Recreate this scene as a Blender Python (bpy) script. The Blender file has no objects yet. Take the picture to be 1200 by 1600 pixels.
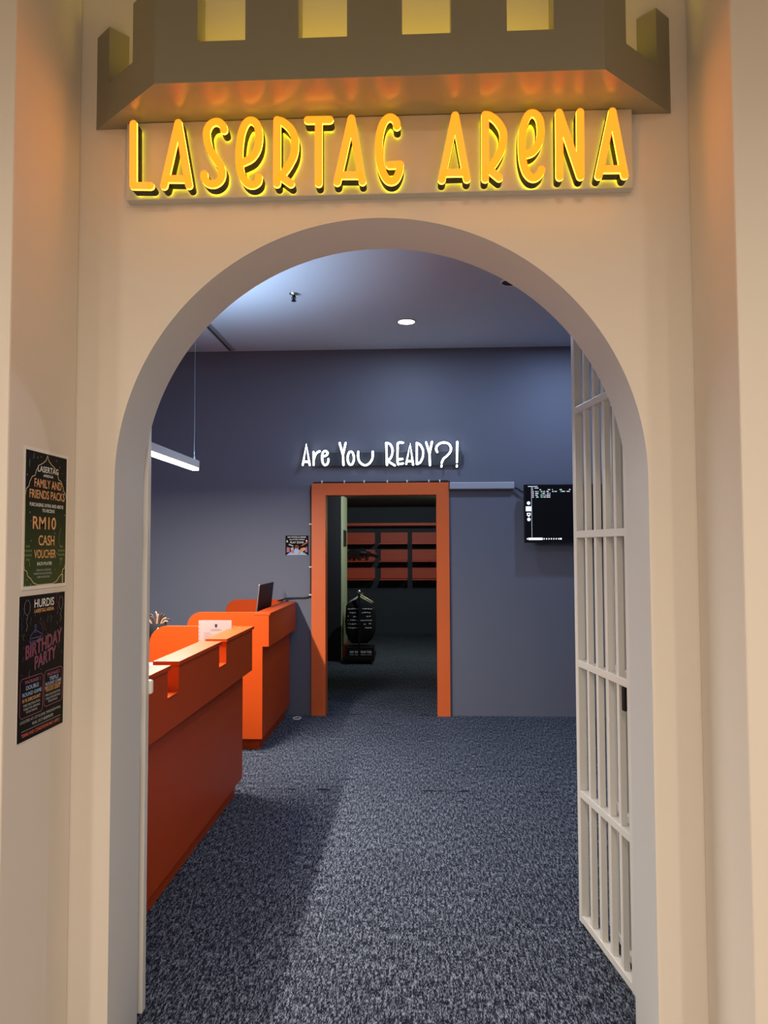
import bpy, bmesh, math, random
from mathutils import Vector, Matrix

SC = bpy.context.scene
COL = SC.collection
PI = math.pi
rnd = random.Random(7)

# ------------------------------------------------------------------ camera, exposure, lights
def make_camera():
    f, yaw, pitch, roll = 1193.0, 0.046, 0.04685, -0.00335
    cy, sy, cp, sp = math.cos(yaw), math.sin(yaw), math.cos(pitch), math.sin(pitch)
    fw = Vector((-sy * cp, cy * cp, sp)); r = Vector((cy, sy, 0)); u = r.cross(fw)
    c, s = math.cos(roll), math.sin(roll)
    r2 = c * r + s * u; u2 = -s * r + c * u
    cd = bpy.data.cameras.new('camera'); cam = bpy.data.objects.new('camera', cd); COL.objects.link(cam)
    m = Matrix((r2, u2, -fw)).transposed().to_4x4(); m.translation = (0, 0, 1.6)
    cam.matrix_world = m
    cd.sensor_fit = 'VERTICAL'; cd.sensor_height = 32.0; cd.lens = 32.0 * f / 1600.0
    cd.clip_start = 0.05; cd.clip_end = 60
    SC.camera = cam
make_camera()
vs = SC.view_settings
SC.display_settings.display_device = 'sRGB'
vs.view_transform = 'Standard'; vs.look = 'None'; vs.gamma = 1.0; vs.use_curve_mapping = False
vs.exposure = 0.0
SC.cycles.use_denoising = True
SC.cycles.max_bounces = 8

W = bpy.data.worlds.new('mall_ambient'); SC.world = W; W.use_nodes = True
W.node_tree.nodes['Background'].inputs['Color'].default_value = (1.0, 0.80, 0.58, 1)
W.node_tree.nodes['Background'].inputs['Strength'].default_value = 0.22

def area(name, loc, target, size, size_y, power, color, shape='RECTANGLE', spread=PI):
    d = bpy.data.lights.new(name, 'AREA'); d.shape = shape; d.size = size
    if shape in ('RECTANGLE', 'ELLIPSE'): d.size_y = size_y
    d.energy = power; d.color = color; d.spread = spread
    o = bpy.data.objects.new(name, d); COL.objects.link(o)
    o.location = loc
    o.rotation_euler = (Vector(target) - Vector(loc)).to_track_quat('-Z', 'Y').to_euler()
    return o
# mall side: two rows of warm ceiling downlights over the walkway behind the camera
for x in (-1.9, 0.0, 1.9):
    for y, p in ((-0.4, 29), (-2.6, 98)):
        area('mall_downlight', (x, y, 3.60), (x, y, 0), 0.20, 0.20, p, (1.0, 0.85, 0.70), 'DISK', spread=math.radians(162))
# arena side
area('pendant_lamp_light', (-1.685, 4.58, 2.186), (-1.685, 4.58, 0), 0.045, 2.15, 150, (1.0, 0.91, 0.79))
area('ceiling_fill_light', (-1.685, 4.58, 2.266), (-1.685, 4.58, 4), 0.040, 2.15, 36, (0.58, 0.78, 1.0), spread=math.radians(115))  # added upward fill that brightens the ceiling; the pendant shows no uplight
area('lobby_overhead_light', (-0.10, 6.467, 3.515), (-0.10, 6.467, 0), 0.12, 0.12, 12, (0.62, 0.77, 1.0), 'DISK')
area('lobby_overhead_light', (1.45, 6.467, 3.515), (1.45, 6.467, 0), 0.12, 0.12, 20, (0.50, 0.66, 1.0), 'DISK')
area('lobby_overhead_light', (0.68, 4.20, 3.515), (0.68, 4.20, 0), 0.12, 0.12, 16, (0.78, 0.83, 1.0), 'DISK')  # added unseen lamp, fills the lobby's middle floor, ceiling and counter fronts
# gear room beyond the door
area('gear_room_spot', (-0.15, 9.9, 2.33), (-0.25, 14.2, 1.3), 0.06, 0.06, 27, (0.85, 0.92, 1.0), 'DISK')
area('gear_room_green_lamp', (1.0, 11.2, 2.1), (-1.1, 11.3, 1.5), 0.12, 0.12, 9, (0.80, 0.95, 0.42), 'DISK')

# ------------------------------------------------------------------ materials
def mat(name, color, rough=0.6, metal=0.0, var=0.04, scale=8.0, bump=0.0, bscale=120.0, emit=None, estr=0.0, spec=0.5, trans=0.0):
    m = bpy.data.materials.new(name); m.use_nodes = True
    nt = m.node_tree; b = nt.nodes['Principled BSDF']
    b.inputs['Roughness'].default_value = rough; b.inputs['Metallic'].default_value = metal
    b.inputs['Specular IOR Level'].default_value = spec
    b.inputs['Transmission Weight'].default_value = trans
    tc = nt.nodes.new('ShaderNodeTexCoord')
    n = nt.nodes.new('ShaderNodeTexNoise'); n.inputs['Scale'].default_value = scale; n.inputs['Detail'].default_value = 4
    nt.links.new(tc.outputs['Object'], n.inputs['Vector'])
    r = nt.nodes.new('ShaderNodeMix'); r.data_type = 'RGBA'
    c = color
    r.inputs['A'].default_value = (c[0] * (1 - var), c[1] * (1 - var), c[2] * (1 - var), 1)
    r.inputs['B'].default_value = (min(1, c[0] * (1 + var)), min(1, c[1] * (1 + var)), min(1, c[2] * (1 + var)), 1)
    nt.links.new(n.outputs['Fac'], r.inputs['Factor'])
    nt.links.new(r.outputs['Result'], b.inputs['Base Color'])
    if bump:
        n2 = nt.nodes.new('ShaderNodeTexNoise'); n2.inputs['Scale'].default_value = bscale; n2.inputs['Detail'].default_value = 3
        nt.links.new(tc.outputs['Object'], n2.inputs['Vector'])
        bp = nt.nodes.new('ShaderNodeBump'); bp.inputs['Strength'].default_value = bump; bp.inputs['Distance'].default_value = 0.002
        nt.links.new(n2.outputs['Fac'], bp.inputs['Height']); nt.links.new(bp.outputs['Normal'], b.inputs['Normal'])
    if emit:
        b.inputs['Emission Color'].default_value = (*emit, 1); b.inputs['Emission Strength'].default_value = estr
    return m

def carpet_material():
    m = bpy.data.materials.new('loop_carpet'); m.use_nodes = True
    nt = m.node_tree; L = nt.links; b = nt.nodes['Principled BSDF']
    b.inputs['Roughness'].default_value = 0.95; b.inputs['Specular IOR Level'].default_value = 0.1
    tc = nt.nodes.new('ShaderNodeTexCoord')
    mp = nt.nodes.new('ShaderNodeMapping'); mp.inputs['Scale'].default_value = (1.0, 0.17, 1.0)
    L.new(tc.outputs['Object'], mp.inputs['Vector'])
    n1 = nt.nodes.new('ShaderNodeTexNoise'); n1.inputs['Scale'].default_value = 330; n1.inputs['Detail'].default_value = 3; n1.inputs['Roughness'].default_value = 0.7
    n2 = nt.nodes.new('ShaderNodeTexNoise'); n2.inputs['Scale'].default_value = 105; n2.inputs['Detail'].default_value = 2
    n3 = nt.nodes.new('ShaderNodeTexNoise'); n3.inputs['Scale'].default_value = 2.2; n3.inputs['Detail'].default_value = 2
    L.new(mp.outputs['Vector'], n1.inputs['Vector']); L.new(mp.outputs['Vector'], n2.inputs['Vector']); L.new(tc.outputs['Object'], n3.inputs['Vector'])
    add = nt.nodes.new('ShaderNodeMath'); add.operation = 'MULTIPLY_ADD'; add.inputs[1].default_value = 0.45
    L.new(n2.outputs['Fac'], add.inputs[0]); L.new(n1.outputs['Fac'], add.inputs[2])
    rp = nt.nodes.new('ShaderNodeValToRGB'); e = rp.color_ramp.elements
    e[0].position = 0.63; e[0].color = (0.006, 0.008, 0.014, 1)
    e[1].position = 0.86; e[1].color = (0.34, 0.385, 0.48, 1)
    k = rp.color_ramp.elements.new(0.72); k.color = (0.022, 0.029, 0.052, 1)
    L.new(add.outputs[0], rp.inputs['Fac'])
    # seams between carpet lengths (slightly open in places)
    sx = nt.nodes.new('ShaderNodeSeparateXYZ'); L.new(tc.outputs['Object'], sx.inputs[0])
    ns = nt.nodes.new('ShaderNodeTexNoise'); ns.noise_dimensions = '1D'; ns.inputs['Scale'].default_value = 5.5; ns.inputs['Detail'].default_value = 3
    L.new(sx.outputs['X'], ns.inputs['W'])
    wd = nt.nodes.new('ShaderNodeMapRange'); wd.inputs['From Min'].default_value = 0.47; wd.inputs['From Max'].default_value = 0.66
    wd.inputs['To Min'].default_value = 0.0; wd.inputs['To Max'].default_value = 0.017
    L.new(ns.outputs['Fac'], wd.inputs['Value'])
    prev = None
    for ys in (5.118, 7.40):
        s = nt.nodes.new('ShaderNodeMath'); s.operation = 'SUBTRACT'; s.inputs[1].default_value = ys; L.new(sx.outputs['Y'], s.inputs[0])
        a = nt.nodes.new('ShaderNodeMath'); a.operation = 'ABSOLUTE'; L.new(s.outputs[0], a.inputs[0])
        lt = nt.nodes.new('ShaderNodeMath'); lt.operation = 'LESS_THAN'; L.new(a.outputs[0], lt.inputs[0]); L.new(wd.outputs['Result'], lt.inputs[1])
        if prev is None: prev = lt
        else:
            mx = nt.nodes.new('ShaderNodeMath'); mx.operation = 'MAXIMUM'; L.new(prev.outputs[0], mx.inputs[0]); L.new(lt.outputs[0], mx.inputs[1]); prev = mx
    mixw = nt.nodes.new('ShaderNodeMix'); mixw.data_type = 'RGBA'; mixw.blend_type = 'MULTIPLY'; mixw.inputs['Factor'].default_value = 0.35
    L.new(rp.outputs['Color'], mixw.inputs['A']); L.new(n3.outputs['Fac'], mixw.inputs['B'])
    mix = nt.nodes.new('ShaderNodeMix'); mix.data_type = 'RGBA'; mix.inputs['B'].default_value = (0.006, 0.006, 0.009, 1)
    L.new(prev.outputs[0], mix.inputs['Factor']); L.new(mixw.outputs['Result'], mix.inputs['A'])
    L.new(mix.outputs['Result'], b.inputs['Base Color'])
    bp = nt.nodes.new('ShaderNodeBump'); bp.inputs['Strength'].default_value = 0.7; bp.inputs['Distance'].default_value = 0.006
    L.new(add.outputs[0], bp.inputs['Height']); L.new(bp.outputs['Normal'], b.inputs['Normal'])
    return m

def print_gradient_material():
    m = bpy.data.materials.new('poster_green_print'); m.use_nodes = True
    nt = m.node_tree; b = nt.nodes['Principled BSDF']; b.inputs['Roughness'].default_value = 0.45; b.inputs['Specular IOR Level'].default_value = 0.06
    tc = nt.nodes.new('ShaderNodeTexCoord'); sx = nt.nodes.new('ShaderNodeSeparateXYZ'); nt.links.new(tc.outputs['Generated'], sx.inputs[0])
    rp = nt.nodes.new('ShaderNodeValToRGB'); e = rp.color_ramp.elements
    e[0].position = 0.0; e[0].color = (0.045, 0.070, 0.018, 1); e[1].position = 0.75; e[1].color = (0.006, 0.006, 0.005, 1)
    nt.links.new(sx.outputs['Z'], rp.inputs['Fac']); nt.links.new(rp.outputs['Color'], b.inputs['Base Color'])
    return m

M = dict(
    plaster=mat('warm_white_plaster', (0.67, 0.62, 0.56), 0.75, var=0.02, scale=1.5, bump=0.08, bscale=60),
    jamb=mat('cool_lit_jamb_paint', (0.60, 0.605, 0.60), 0.45, var=0.02, scale=2, bump=0.05, bscale=50),  # same white paint as the wall, with cool lobby light put into its colour
    castle=mat('taupe_paint', (0.215, 0.200, 0.145), 0.30, var=0.02, scale=3, bump=0.04),
    board=mat('beige_sign_board_paint', (0.46, 0.45, 0.43), 0.55, var=0.02),
    navy=mat('slate_navy_wall_paint', (0.142, 0.156, 0.208), 0.6, var=0.03, scale=2.5, bump=0.06, bscale=70),
    black_wall=mat('matt_black_wall_paint', (0.012, 0.013, 0.016), 0.8),
    dark=mat('black_wall_paint', (0.030, 0.042, 0.053), 0.7, var=0.05, scale=3),
    ceil=mat('white_ceiling_paint', (0.52, 0.62, 0.74), 0.85, var=0.02, scale=2, bump=0.03),
    tile=mat('polished_beige_tile', (0.50, 0.44, 0.36), 0.3, var=0.06, scale=1.2),
    carpet=carpet_material(),
    orange=mat('orange_laminate', (0.53, 0.064, 0.0075), 0.42, spec=0.15, var=0.02, scale=4),
    frame=mat('orange_door_paint', (0.78, 0.145, 0.030), 0.45, var=0.03, scale=4),
    shelf=mat('red_orange_shelf_board', (0.62, 0.075, 0.022), 0.5, var=0.04, scale=5),
    gate=mat('white_enamel_metal', (0.70, 0.69, 0.65), 0.28, var=0.02, scale=6),
    olive=mat('pale_green_paint', (0.45, 0.50, 0.33), 0.5),
    black=mat('black_plastic', (0.010, 0.010, 0.011), 0.5, spec=0.2),
    blackm=mat('black_letter_return', (0.010, 0.007, 0.005), 0.5),
    rubber=mat('black_cable_rubber', (0.010, 0.010, 0.010), 0.5),
    fabric=mat('black_nylon', (0.008, 0.008, 0.009), 0.85, spec=0.2, bump=0.4, bscale=200),
    web=mat('grey_webbing', (0.62, 0.62, 0.60), 0.5, var=0.4, scale=60),
    steel=mat('brushed_steel', (0.60, 0.61, 0.62), 0.3, 1.0),
    alu=mat('grey_aluminium', (0.42, 0.45, 0.50), 0.4, 0.4),
    grey=mat('grey_trunking_plastic', (0.42, 0.44, 0.50), 0.45),
    white=mat('white_paper', (0.34, 0.34, 0.336), 0.7, var=0.01),
    poster_white=mat('white_poster_paper', (0.74, 0.72, 0.68), 0.5, var=0.01),
    whitep=mat('white_plastic', (0.82, 0.81, 0.78), 0.4, var=0.01),
    ink=mat('grey_print', (0.12, 0.12, 0.125), 0.6),
    inkb=mat('black_print', (0.02, 0.02, 0.022), 0.6),
    yellow=mat('yellow_plastic', (0.75, 0.55, 0.05), 0.4),
    wood=mat('pale_wood', (0.27, 0.15, 0.10), 0.55, var=0.15, scale=40),
    brown=mat('dark_wood', (0.035, 0.018, 0.014), 0.55, var=0.15, scale=40),
    acrylic=mat('smoked_acrylic', (0.045, 0.050, 0.062), 0.2),
    pgreen=print_gradient_material(),
    pblack=mat('poster_black_print', (0.006, 0.005, 0.006), 0.5, spec=0.06),
    tgold=mat('print_gold', (0.72, 0.36, 0.13), 0.4, var=0.15, scale=60),
    tcream=mat('print_cream', (0.62, 0.50, 0.26), 0.4),
    twhite=mat('print_white', (0.75, 0.75, 0.72), 0.4),
    tgrey=mat('print_pale_grey', (0.34, 0.36, 0.36), 0.4),
    tdim=mat('print_dim_grey', (0.16, 0.17, 0.17), 0.4),
    tblue=mat('print_blue', (0.07, 0.10, 0.34), 0.4),
    tpink=mat('print_pink', (0.36, 0.09, 0.19), 0.4),
    tdpink=mat('print_deep_plum', (0.085, 0.014, 0.040), 0.4),
    tgreen=mat('print_green', (0.13, 0.22, 0.07), 0.4),
    tred=mat('print_red', (0.62, 0.09, 0.045), 0.4),
    tpaleblue=mat('print_pale_blue', (0.30, 0.45, 0.70), 0.4),
    led_face=mat('amber_acrylic_lit', (0.10, 0.03, 0.005), 0.4, emit=(1.0, 0.125, 0.006), estr=3.6),
    led_rim=mat('amber_acrylic_lit_edge', (0.10, 0.05, 0.01), 0.4, emit=(1.0, 0.35, 0.016), estr=14.0),
    led_halo=mat('yellow_led_backlight', (0.9, 0.8, 0.2), 0.3, emit=(1.0, 0.86, 0.02), estr=2.2),
    led_strip=mat('yellow_led_strip', (0.9, 0.8, 0.2), 0.3, emit=(1.0, 0.70, 0.07), estr=14.0),
    neon=mat('white_neon_flex', (0.9, 0.9, 0.9), 0.3, emit=(0.88, 0.95, 1.0), estr=7.0),
    tube=mat('lit_lamp_diffuser', (0.9, 0.9, 0.9), 0.3, emit=(1.0, 0.96, 0.88), estr=14.0),
    spot=mat('lit_downlight_diffuser', (0.9, 0.9, 0.9), 0.3, emit=(0.90, 0.96, 1.0), estr=10.0),
    screen=mat('dark_screen_glass', (0.004, 0.004, 0.005), 0.35, emit=(0.1, 0.12, 0.2), estr=0.01, spec=0.2),
    px=mat('lit_screen_white', (0.5, 0.5, 0.5), 0.4, emit=(0.80, 0.86, 1.0), estr=0.95),
    pxg=mat('lit_screen_green', (0.1, 0.4, 0.2), 0.4, emit=(0.10, 0.55, 0.28), estr=0.8),
)

# ------------------------------------------------------------------ mesh helpers
class MB:
    def __init__(s): s.b = bmesh.new()
    def box(s, x0, x1, y0, y1, z0, z1, rot=None):
        v = [Vector((x, y, z)) for z in (z0, z1) for y in (y0, y1) for x in (x0, x1)]
        if rot: v = [rot @ p for p in v]
        return s.hexa(v)
    def hexa(s, v):
        v = [s.b.verts.new(p) for p in v]
        for f in ((0, 2, 3, 1), (4, 5, 7, 6), (0, 1, 5, 4), (2, 6, 7, 3), (0, 4, 6, 2), (1, 3, 7, 5)):
            s.b.faces.new([v[i] for i in f])
        return s
    def prism(s, bottom, top):
        a = [s.b.verts.new(p) for p in bottom]; c = [s.b.verts.new(p) for p in top]; n = len(a)
        s.b.faces.new(a[::-1]); s.b.faces.new(c)
        for i in range(n): s.b.faces.new([a[i], a[(i + 1) % n], c[(i + 1) % n], c[i]])
        return s
    def quad(s, *p): s.b.faces.new([s.b.verts.new(q) for q in p]); return s
    def lathe(s, prof, c=(0, 0, 0), n=24, m=None):     # prof = [(r, z)], closed at ends
        rings = []
        for r, z in prof:
            ring = []
            for k in range(n):
                p = Vector((r * math.cos(2 * PI * k / n), r * math.sin(2 * PI * k / n), z))
                p = (m @ p if m else p) + Vector(c); ring.append(s.b.verts.new(p))
            rings.append(ring)
        for a, d in zip(rings, rings[1:]):
            for k in range(n): s.b.faces.new([a[k], a[(k + 1) % n], d[(k + 1) % n], d[k]])
        s.b.faces.new(rings[0][::-1]); s.b.faces.new(rings[-1])
        return s
    def tube(s, pts, r, n=8):
        pts = [Vector(p) for p in pts]; rings = []
        rs = r if isinstance(r, (list, tuple)) else [r] * len(pts)
        up = None
        for i, p in enumerate(pts):
            t = (pts[min(i + 1, len(pts) - 1)] - pts[max(i - 1, 0)]).normalized()
            if up is None:
                up = Vector((0, 0, 1)) if abs(t.z) < 0.9 else Vector((1, 0, 0))
            x = (up - t * up.dot(t)).normalized(); y = t.cross(x); up = x
            rings.append([s.b.verts.new(p + rs[i] * (math.cos(2 * PI * k / n) * x + math.sin(2 * PI * k / n) * y)) for k in range(n)])
        for a, d in zip(rings, rings[1:]):
            for k in range(n): s.b.faces.new([a[k], a[(k + 1) % n], d[(k + 1) % n], d[k]])
        s.b.faces.new(rings[0][::-1]); s.b.faces.new(rings[-1])
        return s
    def ball(s, c, r, n=12, sc=(1, 1, 1)):
        prof = [(max(1e-4, r * math.sin(PI * i / n)), -r * math.cos(PI * i / n)) for i in range(n + 1)]
        mm = Matrix.Diagonal((*sc, 1)); return s.lathe(prof, c, n * 2, mm)
    def build(s, name, material, parent=None, bevel=0.0, smooth=False, kind=None, segs=2):
        bmesh.ops.recalc_face_normals(s.b, faces=s.b.faces[:])
        me = bpy.data.meshes.new(name); s.b.to_mesh(me); s.b.free()
        o = bpy.data.objects.new(name, me); COL.objects.link(o)
        me.materials.append(M[material] if isinstance(material, str) else material)
        if smooth:
            for p in me.polygons: p.use_smooth = True
        if bevel:
            md = o.modifiers.new('bevel', 'BEVEL'); md.width = bevel; md.segments = segs; md.limit_method = 'ANGLE'; md.angle_limit = 0.6
        if parent is not None: put(o, parent)
        if kind: o['kind'] = kind
        return o

def put(o, parent):                       # parent keeping world-space geometry
    o.parent = parent
    o.matrix_parent_inverse = world(parent).inverted()
def world(o):
    m = Matrix.Translation(o.location) @ o.rotation_euler.to_matrix().to_4x4()
    return world(o.parent) @ o.matrix_parent_inverse @ m if o.parent else m
def tag(o, label, cat, group=None):
    o['label'] = label; o['category'] = cat
    if group: o['group'] = group
    return o
def thing(name, label, cat, loc, group=None):
    o = bpy.data.objects.new(name, None); COL.objects.link(o); o.location = loc; o.empty_display_size = 0.05
    return tag(o, label, cat, group)
def struct(o, label, cat):
    o['kind'] = 'structure'; return tag(o, label, cat)

def smooth_line(pts, k=5):
    if len(pts) < 4: return [Vector(p) for p in pts]
    P = [Vector(p) for p in pts]
    closed = (P[0] - P[-1]).length < 1e-4
    Q = ([P[-2]] if closed else [2 * P[0] - P[1]]) + P + ([P[1]] if closed else [2 * P[-1] - P[-2]])
    out = []
    for i in range(1, len(Q) - 2):
        a, b, c, d = Q[i - 1:i + 3]
        for j in range(k):
            t = j / k
            out.append(0.5 * ((2 * b) + (c - a) * t + (2 * a - 5 * b + 4 * c - d) * t * t + (3 * b - a - 3 * c + d) * t ** 3))
    out.append(P[-1]); return out

class Plane:                               # a flat surface to print or mount on: origin, right, up; normal = right x up
    def __init__(s, o, ex, ey):
        s.o = Vector(o); s.ex = Vector(ex); s.ey = Vector(ey); s.n = s.ex.cross(s.ey)
    def p(s, x, y, d=0.0): return s.o + s.ex * x + s.ey * y + s.n * d
def strokes(mb, pl, lines, r, d0, d1, n=16, smooth=True):
    for ln in lines:
        pts = smooth_line(ln) if smooth else [Vector(q) for q in ln]
        for q in pts:
            ring = [(q.x + r * math.cos(2 * PI * k / n), q.y + r * math.sin(2 * PI * k / n)) for k in range(n)]
            mb.prism([pl.p(x, y, d0) for x, y in ring], [pl.p(x, y, d1) for x, y in ring])
        for a, b in zip(pts, pts[1:]):
            t = b - a
            if t.length < 1e-6: continue
            nn = Vector((-t.y, t.x)).normalized() * r
            ring = [a + nn, a - nn, b - nn, b + nn]
            mb.prism([pl.p(q.x, q.y, d0) for q in ring], [pl.p(q.x, q.y, d1) for q in ring])
    return mb
def rect(mb, pl, x0, x1, y0, y1, d0, d1):
    ring = ((x0, y0), (x1, y0), (x1, y1), (x0, y1))
    return mb.prism([pl.p(x, y, d0) for x, y in ring], [pl.p(x, y, d1) for x, y in ring])
def poly(mb, pl, ring, d0, d1):
    return mb.prism([pl.p(x, y, d0) for x, y in ring], [pl.p(x, y, d1) for x, y in ring])
def lettering(mb, pl, body, cx, cy, w, h, d, slant=0.0, outline=0.012):   # words fitted into a w x h box on a plane
    cu = bpy.data.curves.new('lettering', 'FONT'); cu.body = body; cu.size = 1; cu.resolution_u = 3
    cu.offset = outline
    tmp = bpy.data.objects.new('lettering', cu); COL.objects.link(tmp)
    bpy.context.view_layer.update()
    me = bpy.data.meshes.new_from_object(tmp.evaluated_get(bpy.context.evaluated_depsgraph_get()))
    xs = [v.co.x for v in me.vertices]; ys = [v.co.y for v in me.vertices]
    x0, x1, y0, y1 = min(xs), max(xs), min(ys), max(ys)
    vv = []
    for v in me.vertices:
        lx = (v.co.x - x0) / (x1 - x0) * w - w / 2; ly = (v.co.y - y0) / (y1 - y0) * h - h / 2
        vv.append(mb.b.verts.new(pl.p(cx + lx, cy + ly + slant * lx, d)))
    for f in me.polygons:
        try: mb.b.faces.new([vv[i] for i in f.vertices])
        except ValueError: pass
    bpy.data.objects.remove(tmp); bpy.data.curves.remove(cu); bpy.data.meshes.remove(me)
    return mb

# ------------------------------------------------------------------ the setting
AX0, AX1, AR, ASP, ACX = -0.96, 0.70, 0.83, 1.81, -0.13      # archway
YF, YB, YW = 2.36, 2.61, 7.37                                 # facade front, facade back, far wall of the lobby

def arch_wall():
    mb = MB(); n = 96; top = 4.3
    xs = [(AX0, ASP)] + [(ACX - AR * math.cos(PI * i / n), ASP + AR * math.sin(PI * i / n)) for i in range(1, n)] + [(AX1, ASP)]
    def shell(ring):
        mb.prism([(x, YF, z) for x, z in ring], [(x, YB, z) for x, z in ring])
    shell([(-4.2, 0), (AX0, 0), (AX0, ASP), (AX0, top), (-4.2, top)])
    shell([(AX1, 0), (2.6, 0), (2.6, top), (AX1, top), (AX1, ASP)])
    for (xa, za), (xb, zb) in zip(xs, xs[1:]):
        shell([(xa, za), (xb, zb), (xb, top), (xa, top)])
    bmesh.ops.remove_doubles(mb.b, verts=mb.b.verts[:], dist=1e-5)
    # drop the interior faces shared by neighbouring wedges
    seen = {}
    for f in mb.b.faces: seen.setdefault(tuple(sorted(v.index for v in f.verts)), []).append(f)
    mb.b.verts.index_update()
    seen = {}
    for f in mb.b.faces: seen.setdefault(frozenset(v.index for v in f.verts), []).append(f)
    bmesh.ops.delete(mb.b, geom=[f for fs in seen.values() if len(fs) > 1 for f in fs], context='FACES_ONLY')
    o = mb.build('wall_front', 'plaster')
    o.data.materials.append(M['jamb']); o.data.materials.append(M['navy'])
    for p in o.data.polygons:
        c = p.center; 
        if abs(p.normal.y) < 0.5 and AX0 - 0.01 < c.x < AX1 + 0.01 and c.z < 3: p.material_index = 1
        elif c.y > YB - 0.001: p.material_index = 2
    return o
struct(arch_wall(), 'pale plaster wall with a wide round archway', 'wall')
struct(MB().box(-3.2, -1.085, 1.96, YF, 0, 4.3).build('wall_left_pier', 'plaster', bevel=0.006), 'pale pier left of the archway carrying two posters', 'wall')
struct(MB().box(0.843, 3.0, 2.03, YF, 0, 4.3).build('wall_right_pier', 'plaster', bevel=0.006), 'bare pale pier right of the archway', 'wall')
struct(MB().box(-5, 5, -5, 2.44, -0.1, 0).build('floor_mall', 'tile'), 'beige tiled walkway floor in front of the archway', 'floor')
struct(MB().box(-5, 5, -5, 2.03, 3.62, 3.74).build('ceiling_mall', 'plaster'), 'pale walkway ceiling in front of the archway', 'ceiling')
struct(MB().box(-4.2, 2.6, 2.44, 14.5, -0.1, 0).build('floor', 'carpet'), 'dark blue grey loop carpet with open seams', 'floor')
struct(MB().box(-4.2, 2.6, YB, YW + 0.14, 3.54, 3.66).build('ceiling', 'ceil'), 'plain pale ceiling over the lobby', 'ceiling')
struct(MB().box(-4.2, -4.05, YB, YW, 0, 3.54).build('wall_left', 'navy'), 'slate wall behind the reception counters', 'wall')
struct(MB().box(2.45, 2.6, YB, YW, 0, 3.54).build('wall_right', 'navy'), 'slate wall behind the white gates', 'wall')
DX0, DX1, DZ = -0.925, 0.186, 2.13                            # doorway
wb = MB()
wb.box(-4.2, DX0, YW, YW + 0.14, 0, 3.54); wb.box(DX1, 2.6, YW, YW + 0.14, 0, 3.54); wb.box(DX0, DX1, YW, YW + 0.14, DZ, 3.54)
struct(wb.build('wall_back', 'navy'), 'slate navy wall with the orange doorway and the neon words', 'wall')
df = MB()
def frame_ring(y0, y1):
    for a in ((-1.04, -0.925, 0, 2.226), (0.186, 0.287, 0, 2.226), (-0.925, 0.186, 2.13, 2.226)):
        df.box(a[0], a[1], y0, y1, a[2], a[3])
frame_ring(YW - 0.03, YW)
for a in ((-0.925, -0.905, 0, 2.13), (0.166, 0.186, 0, 2.13), (-0.905, 0.166, 2.11, 2.13)):
    df.box(a[0], a[1], YW - 0.03, YW + 0.14, a[2], a[3])
struct(df.build('door_1', 'frame'), 'open doorway with a flat orange frame', 'doorway')
# gear room
struct(MB().box(-4.2, 2.6, 14.3, 14.45, 0, 2.5).build('wall_far', 'dark'), 'dark wall of the gear room behind the orange shelves', 'wall')
struct(MB().box(-4.2, 2.6, YW + 0.14, 14.45, 2.36, 2.5).build('ceiling_gear_room', 'dark'), 'black ceiling of the gear room', 'ceiling')
struct(MB().box(-4.2, -1.118, 10.9, 11.66, 0, 2.36).build('wall_partition', 'black_wall'), 'black partition left inside the doorway', 'wall')
struct(MB().box(-1.118, -1.104, 10.90, 11.66, 0.0, 2.36).build('trim_1', 'olive'), 'pale green end panel on the black partition', 'trim')
struct(MB().box(1.4, 1.55, YW + 0.14, 14.3, 0, 2.36).build('wall_gear_room_right', 'dark'), 'dark side wall of the gear room', 'wall')
struct(MB().box(-1.10, 1.4, 14.285, 14.3, 0, 0.13).build('baseboard_far', 'dark'), 'dark skirting under the gear room shelves', 'baseboard')

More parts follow.
